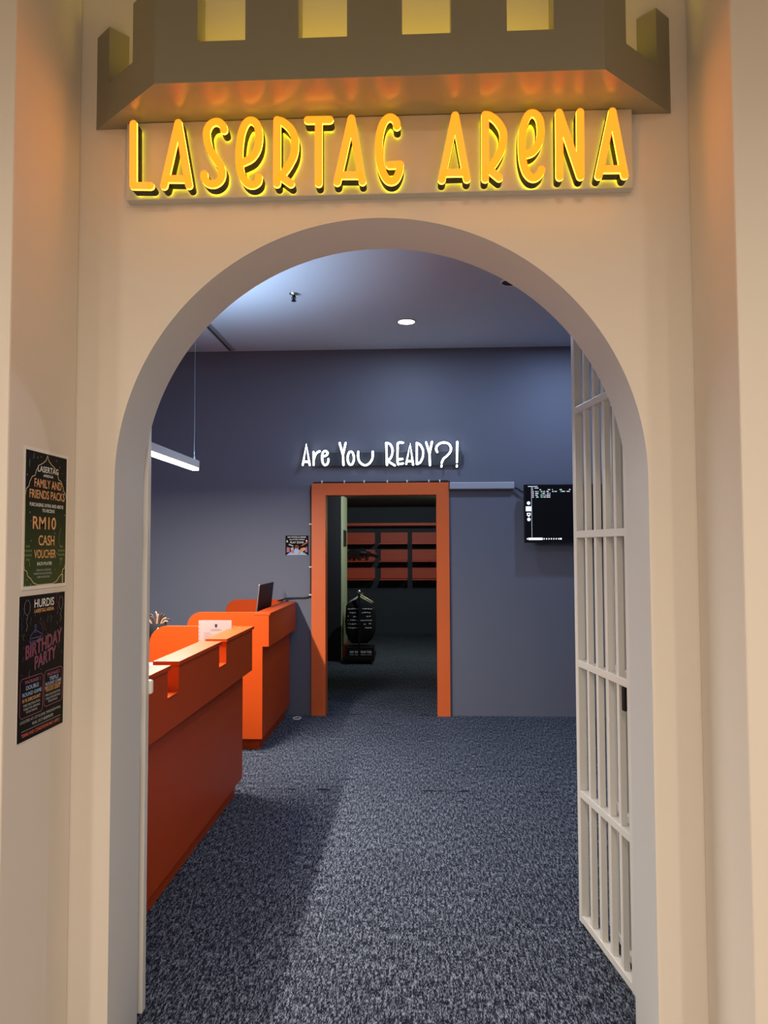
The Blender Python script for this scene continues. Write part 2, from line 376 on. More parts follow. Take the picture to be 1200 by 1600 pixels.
# ------------------------------------------------------------------ castle parapet
def castle():
    P = [Vector(p) for p in ((-1.034, YF - .001), (-0.762, 2.126), (0.533, 2.126), (0.791, YF - .001))]
    t, z0, zn, z1 = 0.085, 2.95, 3.072, 3.256
    def inset(i):
        d = []
        for a, b in ((i - 1, i), (i, i + 1)):
            if 0 <= a and b < 4:
                e = (P[b] - P[a]).normalized(); d.append((P[a], e, Vector((-e.y, e.x))))
        if len(d) == 1: 
            a, e, n = d[0]; k = (YF - .001 - (P[i] + n * t).y) / e.y; return P[i] + n * t + e * k
        (a1, e1, n1), (a2, e2, n2) = d
        q1, q2 = a1 + n1 * t, a2 + n2 * t
        k = ((q2 - q1).x * e2.y - (q2 - q1).y * e2.x) / (e1.x * e2.y - e1.y * e2.x)
        return q1 + e1 * k
    I = [inset(i) for i in range(4)]
    mb = MB(); yw = YF - .001
    def clip(ring):                         # keep only what stands in front of the wall
        out = []
        for p, q in zip(ring, ring[1:] + ring[:1]):
            if p.y <= yw + 1e-6: out.append(p)
            if (p.y - yw) * (q.y - yw) < -1e-12: out.append(p.lerp(q, (yw - p.y) / (q.y - p.y)))
        return out
    def seg(a, b, c, d, za, zb):            # a,b outer, c,d inner
        ring = clip([a, b, d, c])
        mb.prism([(*p, za) for p in ring], [(*p, zb) for p in ring])
    def run(i, cuts):                       # cuts: sorted fractions (start, end, full?)
        for f0, f1, full in cuts:
            a, b = P[i].lerp(P[i + 1], f0), P[i].lerp(P[i + 1], f1)
            e = (P[i + 1] - P[i]).normalized(); n = Vector((-e.y, e.x)) * t
            c = I[i] if f0 == 0 and i > 0 else a + n
            d = I[i + 1] if f1 == 1 and i < 2 else b + n
            seg(a, b, c, d, z0, z1 if full else zn)
    run(0, [(0, 0.222, 1), (0.222, 0.640, 0), (0.640, 1, 1)])
    xs = [(-0.637, -0.496), (-0.341, -0.200), (-0.042, 0.099), (0.258, 0.391)]
    L = P[2].x - P[1].x; cuts = []; prev = 0
    for a, b in xs:
        f0, f1 = (a - P[1].x) / L, (b - P[1].x) / L
        cuts += [(prev, f0, 1), (f0, f1, 0)]; prev = f1
    run(1, cuts + [(prev, 1, 1)])
    run(2, [(0, 0.310, 1), (0.310, 0.785, 0), (0.785, 1, 1)])
    # soffit slab closing the bay underneath
    mb.prism([(*p, z0 + 0.001) for p in I], [(*p, z0 + 0.03) for p in I])
    o = mb.build('castle_parapet', 'castle')
    tag(o, 'taupe battlement bay above the orange sign, notched along its top', 'castle parapet')
    MB().box(-0.90, 0.66, 2.325, 2.345, 2.981, 2.993).build('led_strip', 'led_strip', o)
    area('led_strip_light', (-0.12, 2.225, 3.00), (-0.12, 2.36, 3.30), 1.22, 0.02, 2.0, (1.0, 0.68, 0.03))
    return o
castle()

SIGN_LETTERS = [
 ('L', [[(-0.878,2.915), (-0.876,2.719), (-0.822,2.717)]]),
 ('A', [[(-0.780,2.716), (-0.737,2.914), (-0.702,2.716)], [(-0.767,2.738), (-0.708,2.736)]]),
 ('S', [[(-0.594,2.887), (-0.599,2.903), (-0.615,2.914), (-0.635,2.908), (-0.647,2.888), (-0.647,2.864), (-0.640,2.834), (-0.621,2.800), (-0.603,2.772), (-0.599,2.748), (-0.606,2.728), (-0.622,2.718), (-0.639,2.720), (-0.652,2.733), (-0.655,2.750)]]),
 ('e', [[(-0.536,2.783), (-0.507,2.798), (-0.489,2.829), (-0.485,2.871), (-0.493,2.903), (-0.509,2.915), (-0.525,2.908), (-0.538,2.880), (-0.545,2.838), (-0.546,2.789), (-0.540,2.750), (-0.524,2.721), (-0.505,2.712), (-0.489,2.720), (-0.485,2.736)]]),
 ('R', [[(-0.429,2.914), (-0.429,2.714)], [(-0.429,2.913), (-0.411,2.907), (-0.386,2.883), (-0.374,2.850), (-0.376,2.808), (-0.390,2.775), (-0.410,2.746), (-0.425,2.734)], [(-0.414,2.734), (-0.386,2.713)]]),
 ('T', [[(-0.335,2.911), (-0.267,2.910)], [(-0.301,2.910), (-0.301,2.712)]]),
 ('A', [[(-0.244,2.714), (-0.200,2.912), (-0.167,2.714)], [(-0.230,2.735), (-0.175,2.734)]]),
 ('G', [[(-0.061,2.883), (-0.065,2.901), (-0.081,2.912), (-0.098,2.902), (-0.110,2.875), (-0.116,2.834), (-0.115,2.792), (-0.108,2.751), (-0.094,2.721), (-0.080,2.712), (-0.066,2.718), (-0.055,2.741), (-0.052,2.764)], [(-0.052,2.764), (-0.084,2.763)]]),
 ('A', [[(0.074,2.713), (0.116,2.912), (0.150,2.714)], [(0.083,2.734), (0.142,2.734)]]),
 ('R', [[(0.207,2.911), (0.205,2.713)], [(0.207,2.911), (0.222,2.907), (0.242,2.890), (0.258,2.863), (0.261,2.836), (0.253,2.798), (0.235,2.765), (0.217,2.742), (0.209,2.734)], [(0.220,2.739), (0.247,2.715)]]),
 ('e', [[(0.327,2.784), (0.348,2.792), (0.365,2.815), (0.373,2.845), (0.372,2.883), (0.363,2.904), (0.350,2.912), (0.337,2.907), (0.326,2.885), (0.318,2.852), (0.316,2.811), (0.318,2.769), (0.327,2.733), (0.341,2.714), (0.355,2.712), (0.368,2.723), (0.374,2.736)]]),
 ('N', [[(0.429,2.911), (0.428,2.713)], [(0.429,2.911), (0.490,2.713)], [(0.492,2.911), (0.490,2.713)]]),
 ('A', [[(0.544,2.713), (0.588,2.910), (0.621,2.712)], [(0.557,2.733), (0.612,2.732)]]),
]
NEON_LETTERS = [
 ('A', [[(-1.122,2.404), (-1.088,2.604), (-1.055,2.403)], [(-1.113,2.435), (-1.066,2.434)]]),
 ('r', [[(-1.018,2.528), (-1.016,2.403)], [(-1.016,2.452), (-1.000,2.499), (-0.978,2.526), (-0.958,2.535)]]),
 ('e', [[(-0.933,2.484), (-0.899,2.491), (-0.880,2.513), (-0.891,2.532), (-0.909,2.537), (-0.929,2.517), (-0.933,2.473), (-0.929,2.426), (-0.909,2.401), (-0.884,2.411), (-0.873,2.440), (-0.873,2.458)]]),
 ('Y', [[(-0.764,2.613), (-0.732,2.497)], [(-0.706,2.613), (-0.732,2.497), (-0.727,2.400)]]),
 ('o', [[(-0.626,2.465), (-0.628,2.440), (-0.635,2.420), (-0.644,2.406), (-0.656,2.401), (-0.668,2.406), (-0.678,2.420), (-0.684,2.441), (-0.686,2.465), (-0.684,2.490), (-0.677,2.510), (-0.668,2.524), (-0.656,2.529), (-0.644,2.524), (-0.634,2.510), (-0.628,2.489), (-0.626,2.465)]]),
 ('u', [[(-0.584,2.528), (-0.584,2.470), (-0.566,2.423), (-0.523,2.396), (-0.479,2.411), (-0.447,2.462), (-0.443,2.527)]]),
 ('R', [[(-0.313,2.609), (-0.307,2.397)], [(-0.313,2.609), (-0.281,2.601), (-0.256,2.561), (-0.254,2.511), (-0.271,2.464), (-0.303,2.435)], [(-0.300,2.435), (-0.231,2.391)]]),
 ('E', [[(-0.151,2.611), (-0.198,2.608), (-0.203,2.553), (-0.206,2.467), (-0.201,2.405), (-0.188,2.405), (-0.152,2.409)], [(-0.202,2.449), (-0.159,2.453)]]),
 ('A', [[(-0.121,2.405), (-0.083,2.599), (-0.055,2.397)], [(-0.113,2.430), (-0.066,2.431)]]),
 ('D', [[(-0.019,2.606), (-0.020,2.404)], [(-0.019,2.606), (0.017,2.584), (0.041,2.530), (0.038,2.472), (0.016,2.422), (-0.012,2.404)]]),
 ('Y', [[(0.071,2.612), (0.103,2.500)], [(0.127,2.615), (0.103,2.500), (0.106,2.392)]]),
 ('?', [[(0.178,2.517), (0.167,2.543), (0.175,2.575), (0.207,2.602), (0.243,2.608), (0.282,2.598), (0.307,2.563), (0.303,2.520), (0.271,2.481), (0.235,2.449), (0.219,2.413)], [(0.217,2.388), (0.216,2.377)]]),
 ('!', [[(0.370,2.613), (0.365,2.419)], [(0.364,2.386), (0.363,2.376)]]),
]

# ------------------------------------------------------------------ lit sign over the arch
def main_sign():
    t = thing('illuminated_sign', 'glowing amber channel-letter sign mounted on the beige board above the arch', 'sign', (-0.13, 2.34, 2.70))
    MB().box(-0.920, 0.662, 2.325, YF, 2.700, 2.949).build('backing_board', 'board', t, bevel=0.002)
    pl = Plane((0, 2.314, 0), (1, 0, 0), (0, 0, 1))          # normal faces the walkway
    for ch, st in SIGN_LETTERS:
        rim = strokes(MB(), pl, st, 0.0113, 0.037, 0.0448).build('letter', 'led_rim', t)
        strokes(MB(), pl, st, 0.0114, 0.0448, 0.0460).build('letter_face', 'led_face', rim)
        strokes(MB(), pl, st, 0.0113, 0.0, 0.037).build('letter_return', 'blackm', rim)
        strokes(MB(), pl, st, 0.0085, -0.005, 0.0).build('back_light', 'led_halo', rim)
main_sign()

def neon_sign():
    t = thing('neon_sign', 'white neon words on a dark bar above the orange doorway', 'sign', (-0.38, 7.35, 2.40))
    MB().box(-1.02, 0.415, 7.338, 7.346, 2.392, 2.522).build('backing_bar', 'acrylic', t)
    for x in (-0.98, -0.62, -0.25, 0.12, 0.40):
        for z in (2.405, 2.51): MB().tube([(x, 7.346, z), (x, YW, z)], 0.006).build('standoff', 'steel', t)
    for ch, ls in NEON_LETTERS:
        mb = MB()
        for ln in ls:
            pts = [(p.x, 7.315, p.y) for p in smooth_line(ln)]
            mb.tube(pts, 0.0092, 8)
            mb.ball(pts[0], 0.0092, 6); mb.ball(pts[-1], 0.0092, 6)
        nl = mb.build('letter', 'neon', t, smooth=True)
        b = MB()
        strokes(b, Plane((0, 7.338, 0), (1, 0, 0), (0, 0, 1)), ls, 0.011, 0.0, 0.014, n=8)
        b.build('letter_backing', 'acrylic', nl)
neon_sign()

# ------------------------------------------------------------------ posters on the left pier
def poster_family():
    y0, z0, w, h = 2.040, 1.487, 0.263, 0.399
    pl = Plane((-1.085, y0, z0), (0, 1, 0), (0, 0, 1))
    root = tag(rect(MB(), pl, 0, w, 0, h, 0.0005, 0.0020).build('poster', 'poster_white'),
               'dark green voucher poster with a gold arched border, upper one on left pier', 'poster')
    m = 0.010
    rect(MB(), pl, m, w - m, m, h - m, 0.0020, 0.0024).build('printed_panel', 'pgreen', root)
    U = lambda u, v: (u * w, (1 - v) * h)
    half = [(0.50, .035), (.47, .072), (.40, .098), (.31, .120), (.255, .160), (.235, .195), (.17, .208), (.125, .245), (.105, .278), (.055, .298), (.035, .345)]
    low = [(.035, .83), (.05, .862), (.095, .872), (.115, .905), (.18, .925), (.235, .955), (.33, .972)]
    left = half + low
    ring = left + [(1 - u, v) for u, v in reversed(left)] + [left[0]]
    strokes(MB(), pl, [[U(*q) for q in ring]], 0.0011, 0.0024, 0.0027, n=8, smooth=False).build('border_line', 'tcream', root)
    for s, v, a, b, hh in (('FAMILY AND', .246, .22, .84, .062), ('FRIENDS PACKS', .326, .12, .92, .062), ('RM10', .530, .20, .72, .092),
                           ('CASH', .655, .33, .69, .074), ('VOUCHER', .752, .24, .73, .062)):
        lettering(MB(), pl, s, (a + b) / 2 * w, (1 - v) * h, (b - a) * w, hh * h, 0.0027).build('gold_lettering', 'tgold', root)
    for s, v, a, b, hh in (('LASERTAG', .142, .29, .76, .044), ('EACH PLAYER', .822, .31, .64, .024), ('PURCHASING 10 PAX AND ABOVE', .402, .13, .89, .026),
                           ('TO RECEIVE', .440, .40, .68, .024), ('ARENA', .186, .41, .64, .020)):
        lettering(MB(), pl, s, (a + b) / 2 * w, (1 - v) * h, (b - a) * w, hh * h, 0.0027).build('white_lettering', 'twhite', root)
    for s, v, a, b in (('TERMS AND CONDITIONS', .868, .29, .62), ('PROMOTION VALID FOR TRIPLE', .893, .24, .64), ('GAME PACKAGE ONLY', .917, .31, .60)):
        lettering(MB(), pl, s, (a + b) / 2 * w, (1 - v) * h, (b - a) * w, 0.014 * h, 0.0027).build('small_print', 'tgrey', root)
    s = MB(); r2 = random.Random(3)
    for u, v in [(.19, .075), (.28, .065), (.36, .055), (.71, .06), (.79, .10), (.85, .145), (.93, .19), (.07, .20), (.18, .30), (.90, .36), (.14, .46), (.16, .52),
                 (.72, .53), (.93, .46), (.70, .60), (.73, .70), (.17, .66), (.76, .75), (.10, .93), (.07, .97), (.18, .965), (.72, .87), (.90, .93), (.86, .28)]:
        x, y = U(u, v); k = 0.0009 + r2.random() * 0.0009
        poly(s, pl, [(x - k, y), (x, y - 1.6 * k), (x + k, y), (x, y + 1.6 * k)], 0.0024, 0.0026)
    x, y = U(.20, .055)
    strokes(s, pl, [[(x + .004, y + .005), (x, y + .003), (x - .001, y), (x, y - .003), (x + .004, y - .005)]], 0.0006, 0.0024, 0.0026, n=6)
    s.build('printed_stars', 'tgrey', root)
    for cu, cv in ((.11, .745), (.86, .745)):             # woven rice-parcel motifs and leaves
        k = MB()
        for i in range(4):
            for j in range(4):
                x, y = U(cu + (i - 1.5) * .042, cv + (j - 1.5) * .031)
                d = 0.0040 if (i in (1, 2) or j in (1, 2)) else 0
                if d: poly(k, pl, [(x - d, y), (x, y - d), (x + d, y), (x, y + d)], 0.0024, 0.0026)
        k.build('woven_motif', 'tgreen', root)
    k = MB()
    strokes(k, pl, [[U(.83, .70), U(.80, .65), U(.81, .60), U(.84, .565)], [U(.14, .80), U(.16, .84)], [U(.86, .80), U(.83, .84)], [U(.12, .09), U(.11, .14)]], 0.0009, 0.0024, 0.0026, n=6)
    k.build('leaf_motif', 'tgreen', root)
    k = MB()
    for j in range(4):
        x, y = U(.90, .915 + .016 * j); d = .004
        poly(k, pl, [(x - d, y), (x, y - d), (x + d, y), (x, y + d)], 0.0024, 0.0026)
    k.build('lantern_motif', 'tcream', root)
poster_family()

def poster_party():
    y0, z0, w, h = 2.028, 1.073, 0.268, 0.399
    pl = Plane((-1.085, y0, z0), (0, 1, 0), (0, 0, 1))
    root = tag(rect(MB(), pl, 0, w, 0, h, 0.0005, 0.0018).build('poster', 'poster_white'),
               'black birthday party poster with pink outlined lettering, lower one on left pier', 'poster')
    rect(MB(), pl, 0.0016, w - 0.0016, 0.0016, h - 0.0016, 0.0018, 0.0021).build('printed_panel', 'pblack', root)
    D0, D1 = 0.0021, 0.0024
    U = lambda u, v: (u * w, (1 - v) * h)
    def words(rows, nm, mt):
        for s, v, a, b, hh, sl in rows: lettering(MB(), pl, s, (a + b) / 2 * w, (1 - v) * h, (b - a) * w, hh * h, D1, sl).build(nm, mt, root)
    words([('HURDIS', .065, .31, .74, .060, 0), ], 'white_title', 'twhite')
    words([('LASERTAG ARENA', .118, .31, .74, .026, 0), ('10 % DISCOUNT', .722, .10, .47, .024, 0), ('RM10 CASH VOUCHER', .688, .57, .93, .020, 0), ('FOR EACH GUESTS', .709, .59, .91, .018, 0)], 'gold_lettering', 'tgold')
    # outlined party title climbing to the right
    lettering(MB(), pl, 'BIRTHDAY', .54 * w, (1 - .360) * h, .78 * w, .094 * h, D1 - .0002, 0.14).build('title_fill', 'tdpink', root)
    lettering(MB(), pl, 'PARTY', .57 * w, (1 - .462) * h, .46 * w, .090 * h, D1 - .0002, 0.14).build('title_fill', 'tdpink', root)
    def outline(mb, body, cx, cy, ww, hh, sl):
        cu = bpy.data.curves.new('outline', 'FONT'); cu.body = body; cu.fill_mode = 'NONE'; cu.resolution_u = 2
        tmp = bpy.data.objects.new('outline', cu); COL.objects.link(tmp); bpy.context.view_layer.update()
        me = bpy.data.meshes.new_from_object(tmp.evaluated_get(bpy.context.evaluated_depsgraph_get()))
        xs = [v.co.x for v in me.vertices]; ys = [v.co.y for v in me.vertices]; a, b, c, d = min(xs), max(xs), min(ys), max(ys)
        P = []
        for v in me.vertices:
            lx = (v.co.x - a) / (b - a) * ww - ww / 2; P.append((cx + lx, cy + (v.co.y - c) / (d - c) * hh - hh / 2 + sl * lx))
        for e in me.edges: strokes(mb, pl, [[P[e.vertices[0]], P[e.vertices[1]]]], 0.00055, D0, D1 + .0001, n=4, smooth=False)
        bpy.data.objects.remove(tmp); bpy.data.curves.remove(cu); bpy.data.meshes.remove(me)
    mb = MB(); outline(mb, 'BIRTHDAY', .54 * w, (1 - .360) * h, .78 * w, .094 * h, 0.14); mb.build('title_outline', 'tpink', root)
    mb = MB(); outline(mb, 'PARTY', .57 * w, (1 - .462) * h, .46 * w, .090 * h, 0.14); mb.build('title_outline', 'tpink', root)
    words([('PACKAGE 1', .600, .15, .46, .022, 0), ('PACKAGE 2', .595, .62, .90, .022, 0)], 'pink_lettering', 'tpink')
    words([('DOUBLE', .640, .17, .43, .028, 0), ('ROUND GAME', .682, .10, .49, .026, 0), ('TRIPLE', .630, .66, .87, .028, 0), ('ROUND GAME', .662, .58, .94, .024, 0)], 'pale_blue_lettering', 'tpaleblue')
    words([('FREE DECORATION', .756, .12, .46, .016, 0), ('TABLE FOR SERVING', .782, .12, .46, .016, 0), ('YOUR SNACK', .806, .17, .41, .016, 0),
                 ('FREE DECORATION', .742, .58, .92, .016, 0), ('TABLE FOR SERVING', .768, .58, .92, .016, 0), ('YOUR SNACK', .792, .64, .86, .016, 0),
                 ('LOCATED AT: 1ST FLOOR, PARADIGM MALL', .866, .06, .94, .022, 0), ('WA: 017-8089690', .900, .30, .76, .022, 0)], 'small_print', 'tgrey')
    words([('TERMS AND CONDITIONS MAY APPLY', .957, .09, .92, .024, 0)], 'red_lettering', 'tred')
    def rr(a, b, c, d, k=.03):
        q = [(a + k, c), (b - k, c), (b, c + k * .7), (b, d - k * .7), (b - k, d), (a + k, d), (a, d - k * .7), (a, c + k * .7), (a + k, c)]
        return [U(*p) for p in q]
    for q in (rr(.05, .52, .570, .838), rr(.55, .965, .565, .820)): strokes(MB(), pl, [q], 0.0006, D0, D1, n=6, smooth=False).build('package_box_outline', 'tpink', root)
    strokes(MB(), pl, [[U(.09, .928), U(.93, .928)]], 0.0005, D0, D1, n=6, smooth=False).build('rule_line', 'tgrey', root)
    # balloons, cake and streamers in thin line
    def balloon(mb, u, v, ru, rv, tail):
        ring = [U(u + ru * math.cos(2 * PI * k / 18), v + rv * math.sin(2 * PI * k / 18)) for k in range(19)]
        strokes(mb, pl, [ring], 0.0006, D0, D1, n=6)
        strokes(mb, pl, [[U(u + .012 * math.sin(k * 1.6), v + rv + tail * k / 7) for k in range(8)]], 0.0005, D0, D1, n=6)
    for q in ((.165, .085, .058, .052, .11), (.905, .085, .046, .048, .09)): a = MB(); balloon(a, *q); a.build('pale_balloon', 'tgrey', root)
    for q in ((.83, .045, .036, .040, .08), (.50, .225, .026, .034, .06)): a = MB(); balloon(a, *q); a.build('plum_balloon', 'tpink', root)
    a = MB(); balloon(a, .065, .120, .030, .038, .08); a.build('blue_balloon', 'tblue', root); a = MB()
    strokes(a, pl, [[U(.23, .335), U(.24, .285), U(.34, .250), U(.47, .285), U(.46, .305), U(.25, .305)], [U(.23, .335), U(.30, .325), U(.36, .330), U(.46, .310)]], 0.0008, D0, D1, n=6, smooth=False)
    strokes(a, pl, [[U(.33, .270), U(.33, .215), U(.355, .215), U(.355, .270)]], 0.0007, D0, D1, n=6, smooth=False)
    a.build('cake_drawing', 'tblue', root)
    a = MB(); r2 = random.Random(11)
    for u, v in ((.24, .16), (.44, .17), (.60, .165), (.68, .17), (.10, .26), (.86, .37), (.23, .52), (.60, .29)):
        strokes(a, pl, [[U(u + .012 * math.sin(k * 1.9), v + .012 * k) for k in range(5)]], 0.0005, D0, D1, n=6)
    for i in range(34):
        u, v = r2.uniform(.04, .96), r2.uniform(.03, .55)
        if .2 < u < .93 and (.30 < v < .52 or .03 < v < .14): continue
        an = r2.uniform(0, PI); x, y = U(u, v); c, s = math.cos(an) * .002, math.sin(an) * .002
        strokes(a, pl, [[(x - c, y - s), (x + c, y + s)]], 0.0005, D0, D1, n=6, smooth=False)
    a.build('confetti', 'tdim', root)
poster_party()

# ------------------------------------------------------------------ white bar gates
def gate_leaf(A, B, zs, top, n_bars, label, bars=None):
    A, B = Vector((*A, 0)), Vector((*B, 0)); L = (B - A).length; d = (B - A).normalized(); nrm = Vector((-d.y, d.x, 0))
    t = thing('gate_leaf', label, 'gate', (A + B) / 2, 'white bar gates folded open behind the arch')
    def bar(s0, s1, z0, z1, dep):
        mb = MB(); v = [A + d * s + nrm * k + Vector((0, 0, z)) for z in (z0, z1) for k in (-dep / 2, dep / 2) for s in (s0, s1)]
        return mb.hexa(v)
    bar(0, .036, 0.012, top, .036).build('stile', 'gate', t, bevel=.003)
    bar(L - .036, L, 0.012, top, .036).build('stile', 'gate', t, bevel=.003)
    for s in (bars or [L * (i + 1) / (n_bars + 1) for i in range(n_bars)]):
        bar(s - .0125, s + .0125, 0.03, top - .01, .025).build('bar', 'gate', t, bevel=.002)
    for z in zs:
        bar(.03, L - .03, z - .015, z + .015, .034).build('rail', 'gate', t, bevel=.002)
    return t, A, d, nrm, L
ZS = (0.03, 0.552, 1.103, 1.655, 2.192, 2.585)
g, A, d, nrm, L = gate_leaf((0.690, 3.372), (0.772, 2.805), ZS, 2.60, 4, 'white bar gate leaf on the right, the front one facing the archway', [.134, .237, .341, .443])
lt = MB(); p = A + d * .505
lt.box(-.012, .012, -.018, .018, 1.00, 1.085); lt.box(-.03, .03, -.006, .006, 1.075, 1.095)
for v in lt.b.verts: v.co = Vector((p.x, p.y, 0)) + d * v.co.x + nrm * (v.co.y - .02 * 0) + Vector((0, 0, v.co.z))
lt.build('latch', 'black', g)
g, A, d, nrm, L = gate_leaf((0.806, 3.325), (0.822, 2.70), ZS, 2.60, 4, 'white bar gate leaf folded behind the front right-hand leaf')
g, A, d, nrm, L = gate_leaf((-0.955, 2.662), (-1.56, 2.640), ZS, 2.60, 4, 'white bar gate leaf left of the archway, only its edge showing')
kb = MB(); kb.box(-.972, -.947, 2.682, 2.706, 1.085, 1.135)
kb.build('latch_knob', 'whitep', g, bevel=.008, segs=3)

# ------------------------------------------------------------------ reception counters
def end_panel(mb, x_front, x_back, y0, y1, ztop, zfoot, over, zo, r=.115):
    pts = [(x_front, ztop), (x_front, zo), (x_front - over, zo - .0), (x_front - over, zfoot), (x_back, zfoot)]
    pts += [(x_back + r - r * math.cos(a), ztop - r + r * math.sin(a)) for a in [PI / 2 * k / 12 for k in range(13)]]
    return mb.prism([(x, y0, z) for x, z in pts], [(x, y1, z) for x, z in pts])

def counter_near():
    t = thing('reception_counter', 'orange reception counter nearest the archway with notched top', 'reception counter', (-1.45, 3.9, 0), 'orange reception counters')
    X, ya, yb = -1.102, 2.74, 5.03
    MB().box(-1.75, -1.205, ya, yb - .05, 0, .10).build('plinth', 'orange', t)
    MB().box(-1.20, -1.165, ya, yb - .02, .10, .80).build('front_panel', 'orange', t, bevel=.002)
    notches = [(2.46, 2.61), (3.322, 3.476), (4.185, 4.336)]
    u = MB(); zb, zn, zt = .80, .945, 1.068
    u.box(-1.205, X, ya, yb - .02, zb, zn)
    c = MB(); n = MB()
    edges = [ya] + [v for q in notches for v in q if v > ya] + [yb - .02]
    for y0, y1 in zip(edges[0::2], edges[1::2]):
        u.box(-1.205, X, y0, y1, zn, zt)
        c.box(-1.218, X + .010, y0 - (.018 if y0 > ya else 0), y1 + (.018 if y1 < yb - .1 else .02), zt, zt + .019)
    bmesh.ops.remove_doubles(u.b, verts=u.b.verts[:], dist=1e-5)
    u.build('notched_upstand', 'orange', t); c.build('top_ledge', 'orange', t, bevel=.002)
    for y0, y1 in notches[1:]:
        n = MB().box(-1.205, X + .004, y0, y1, zn, zn + .004); n.build('notch_sill', 'orange', t)
    e = MB(); end_panel(e, X - .004, -1.788, yb - .02, yb + .005, 1.087, .10, .062, .795)
    e.build('end_panel', 'orange', t, bevel=.0015)
    MB().box(-1.76, -1.205, ya, yb - .02, .82, .845).build('worktop', 'orange', t)
    return t
counter_near()
def counter_far():
    t = thing('reception_counter', 'orange reception counter beside the doorway carrying a black monitor', 'reception counter', (-1.5, 6.7, 0), 'orange reception counters')
    X, ya, yb = -1.190, 6.03, 7.33
    MB().box(-1.80, -1.285, ya + .09, yb - .03, 0, .10).build('plinth', 'orange', t)
    MB().box(-1.275, -1.245, ya + .02, yb - .02, .10, .825).build('front_panel', 'orange', t, bevel=.002)
    u = MB().box(-1.30, X, ya + .02, yb, .822, 1.068); u.build('upstand', 'orange', t)
    MB().box(-1.312, X + .008, ya - .006, yb + .004, 1.068, 1.087).build('top_ledge', 'orange', t, bevel=.002)
    e = MB(); end_panel(e, X - .002, -1.848, ya - .004, ya + .020, 1.094, .10, .050, .822)
    e.build('end_panel', 'orange', t, bevel=.0015)
    e = MB(); end_panel(e, X - .12, -1.865, yb - .03, yb - .006, 1.108, .10, 0, .822)
    e.build('end_panel', 'orange', t, bevel=.0015)
    MB().box(-1.82, -1.30, ya + .02, yb - .03, .82, .845).build('worktop', 'orange', t)
    return t
counter_far()

def monitor():
    t = thing('monitor', 'black flat monitor seen from behind on the far orange counter', 'monitor', (-1.41, 6.70, .845))
    rot = Matrix.Translation((-1.375, 6.71, 1.10)) @ Matrix.Rotation(math.radians(6), 4, 'Y')
    MB().box(0, .010, -.305, .305, -.17, .195, rot).build('display', 'steel', t, bevel=.003)
    MB().box(.010, .013, -.300, .300, -.165, .190, rot).build('rear_cover', 'black', t)
    MB().box(-.03, -.01, -.03, .03, -.245, .02, rot).build('stand_neck', 'black', t)
    MB().lathe([(.10, .845), (.10, .853), (.02, .862)], (-1.44, 6.71, 0)).build('stand_base', 'black', t)
monitor()

def document():
    x0, x1, y, zb, zt = -1.412, -1.199, 4.85, .845, 1.142
    t = thing('document', 'white ring-punched document with a dark crest propped on the near counter', 'document', (-1.30, 4.86, zb))
    pl = Plane((x0, y, zb), (1, 0, 0), (0, 0, 1)); w, h = x1 - x0, zt - zb
    s = MB()
    rect(s, pl, 0, w, 0, h - .003, -.006, 0); rect(s, pl, .014, w, 0, h, .0005, .0012)
    s.build('sheets', 'white', t)
    MB().box(x0 + .02, x1 - .02, y + .008, y + .012, zb, zt - .03).build('backing_card', 'whitep', t)
    MB().box(x0 + .02, x1 - .02, y + .008, y + .09, zb, zb + .004).build('stand_foot', 'whitep', t)
    hl = MB()
    for k in range(12):
        z = h - .030 - .0245 * k
        if z < .01: break
        hl.prism([pl.p(.007 + .0022 * math.cos(a), z + .003 * math.sin(a), 0) for a in [2 * PI * i / 10 for i in range(10)]], [pl.p(.007 + .0022 * math.cos(a), z + .003 * math.sin(a), .0006) for a in [2 * PI * i / 10 for i in range(10)]])
    hl.build('punched_holes', 'inkb', t)
    c = MB(); cx, cz = .113, h - .036
    poly(c, pl, [(cx - .009, cz + .006), (cx - .005, cz + .011), (cx + .005, cz + .011), (cx + .009, cz + .006), (cx + .008, cz - .003), (cx + .003, cz - .012), (cx - .003, cz - .012), (cx - .008, cz - .003)][::-1], .0012, .0016)
    c.build('crest', 'inkb', t)
    ln = MB()
    for a, b, dz in ((.082, .142, .060), (.076, .150, .066), (.035, .075, .082)): rect(ln, pl, a, b, h - dz - .0012, h - dz + .0012, .0012, .0016)
    for k in range(9): rect(ln, pl, .035, .080 if k % 3 else .095, h - .092 - .008 * k - .0009, h - .092 - .008 * k + .0009, .0012, .0016)
    for k in range(7): rect(ln, pl, .105, .175 - (k % 3) * .01, h - .120 - .008 * k - .0009, h - .120 - .008 * k + .0009, .0012, .0016)
    ln.build('printed_lines', 'ink', t)
document()
tag(MB().box(-1.345, -1.225, 3.50, 3.66, .845, 1.052).build('paper_box', 'white', bevel=.004), 'plain white paper box peeking over near counter beside the arch', 'box')

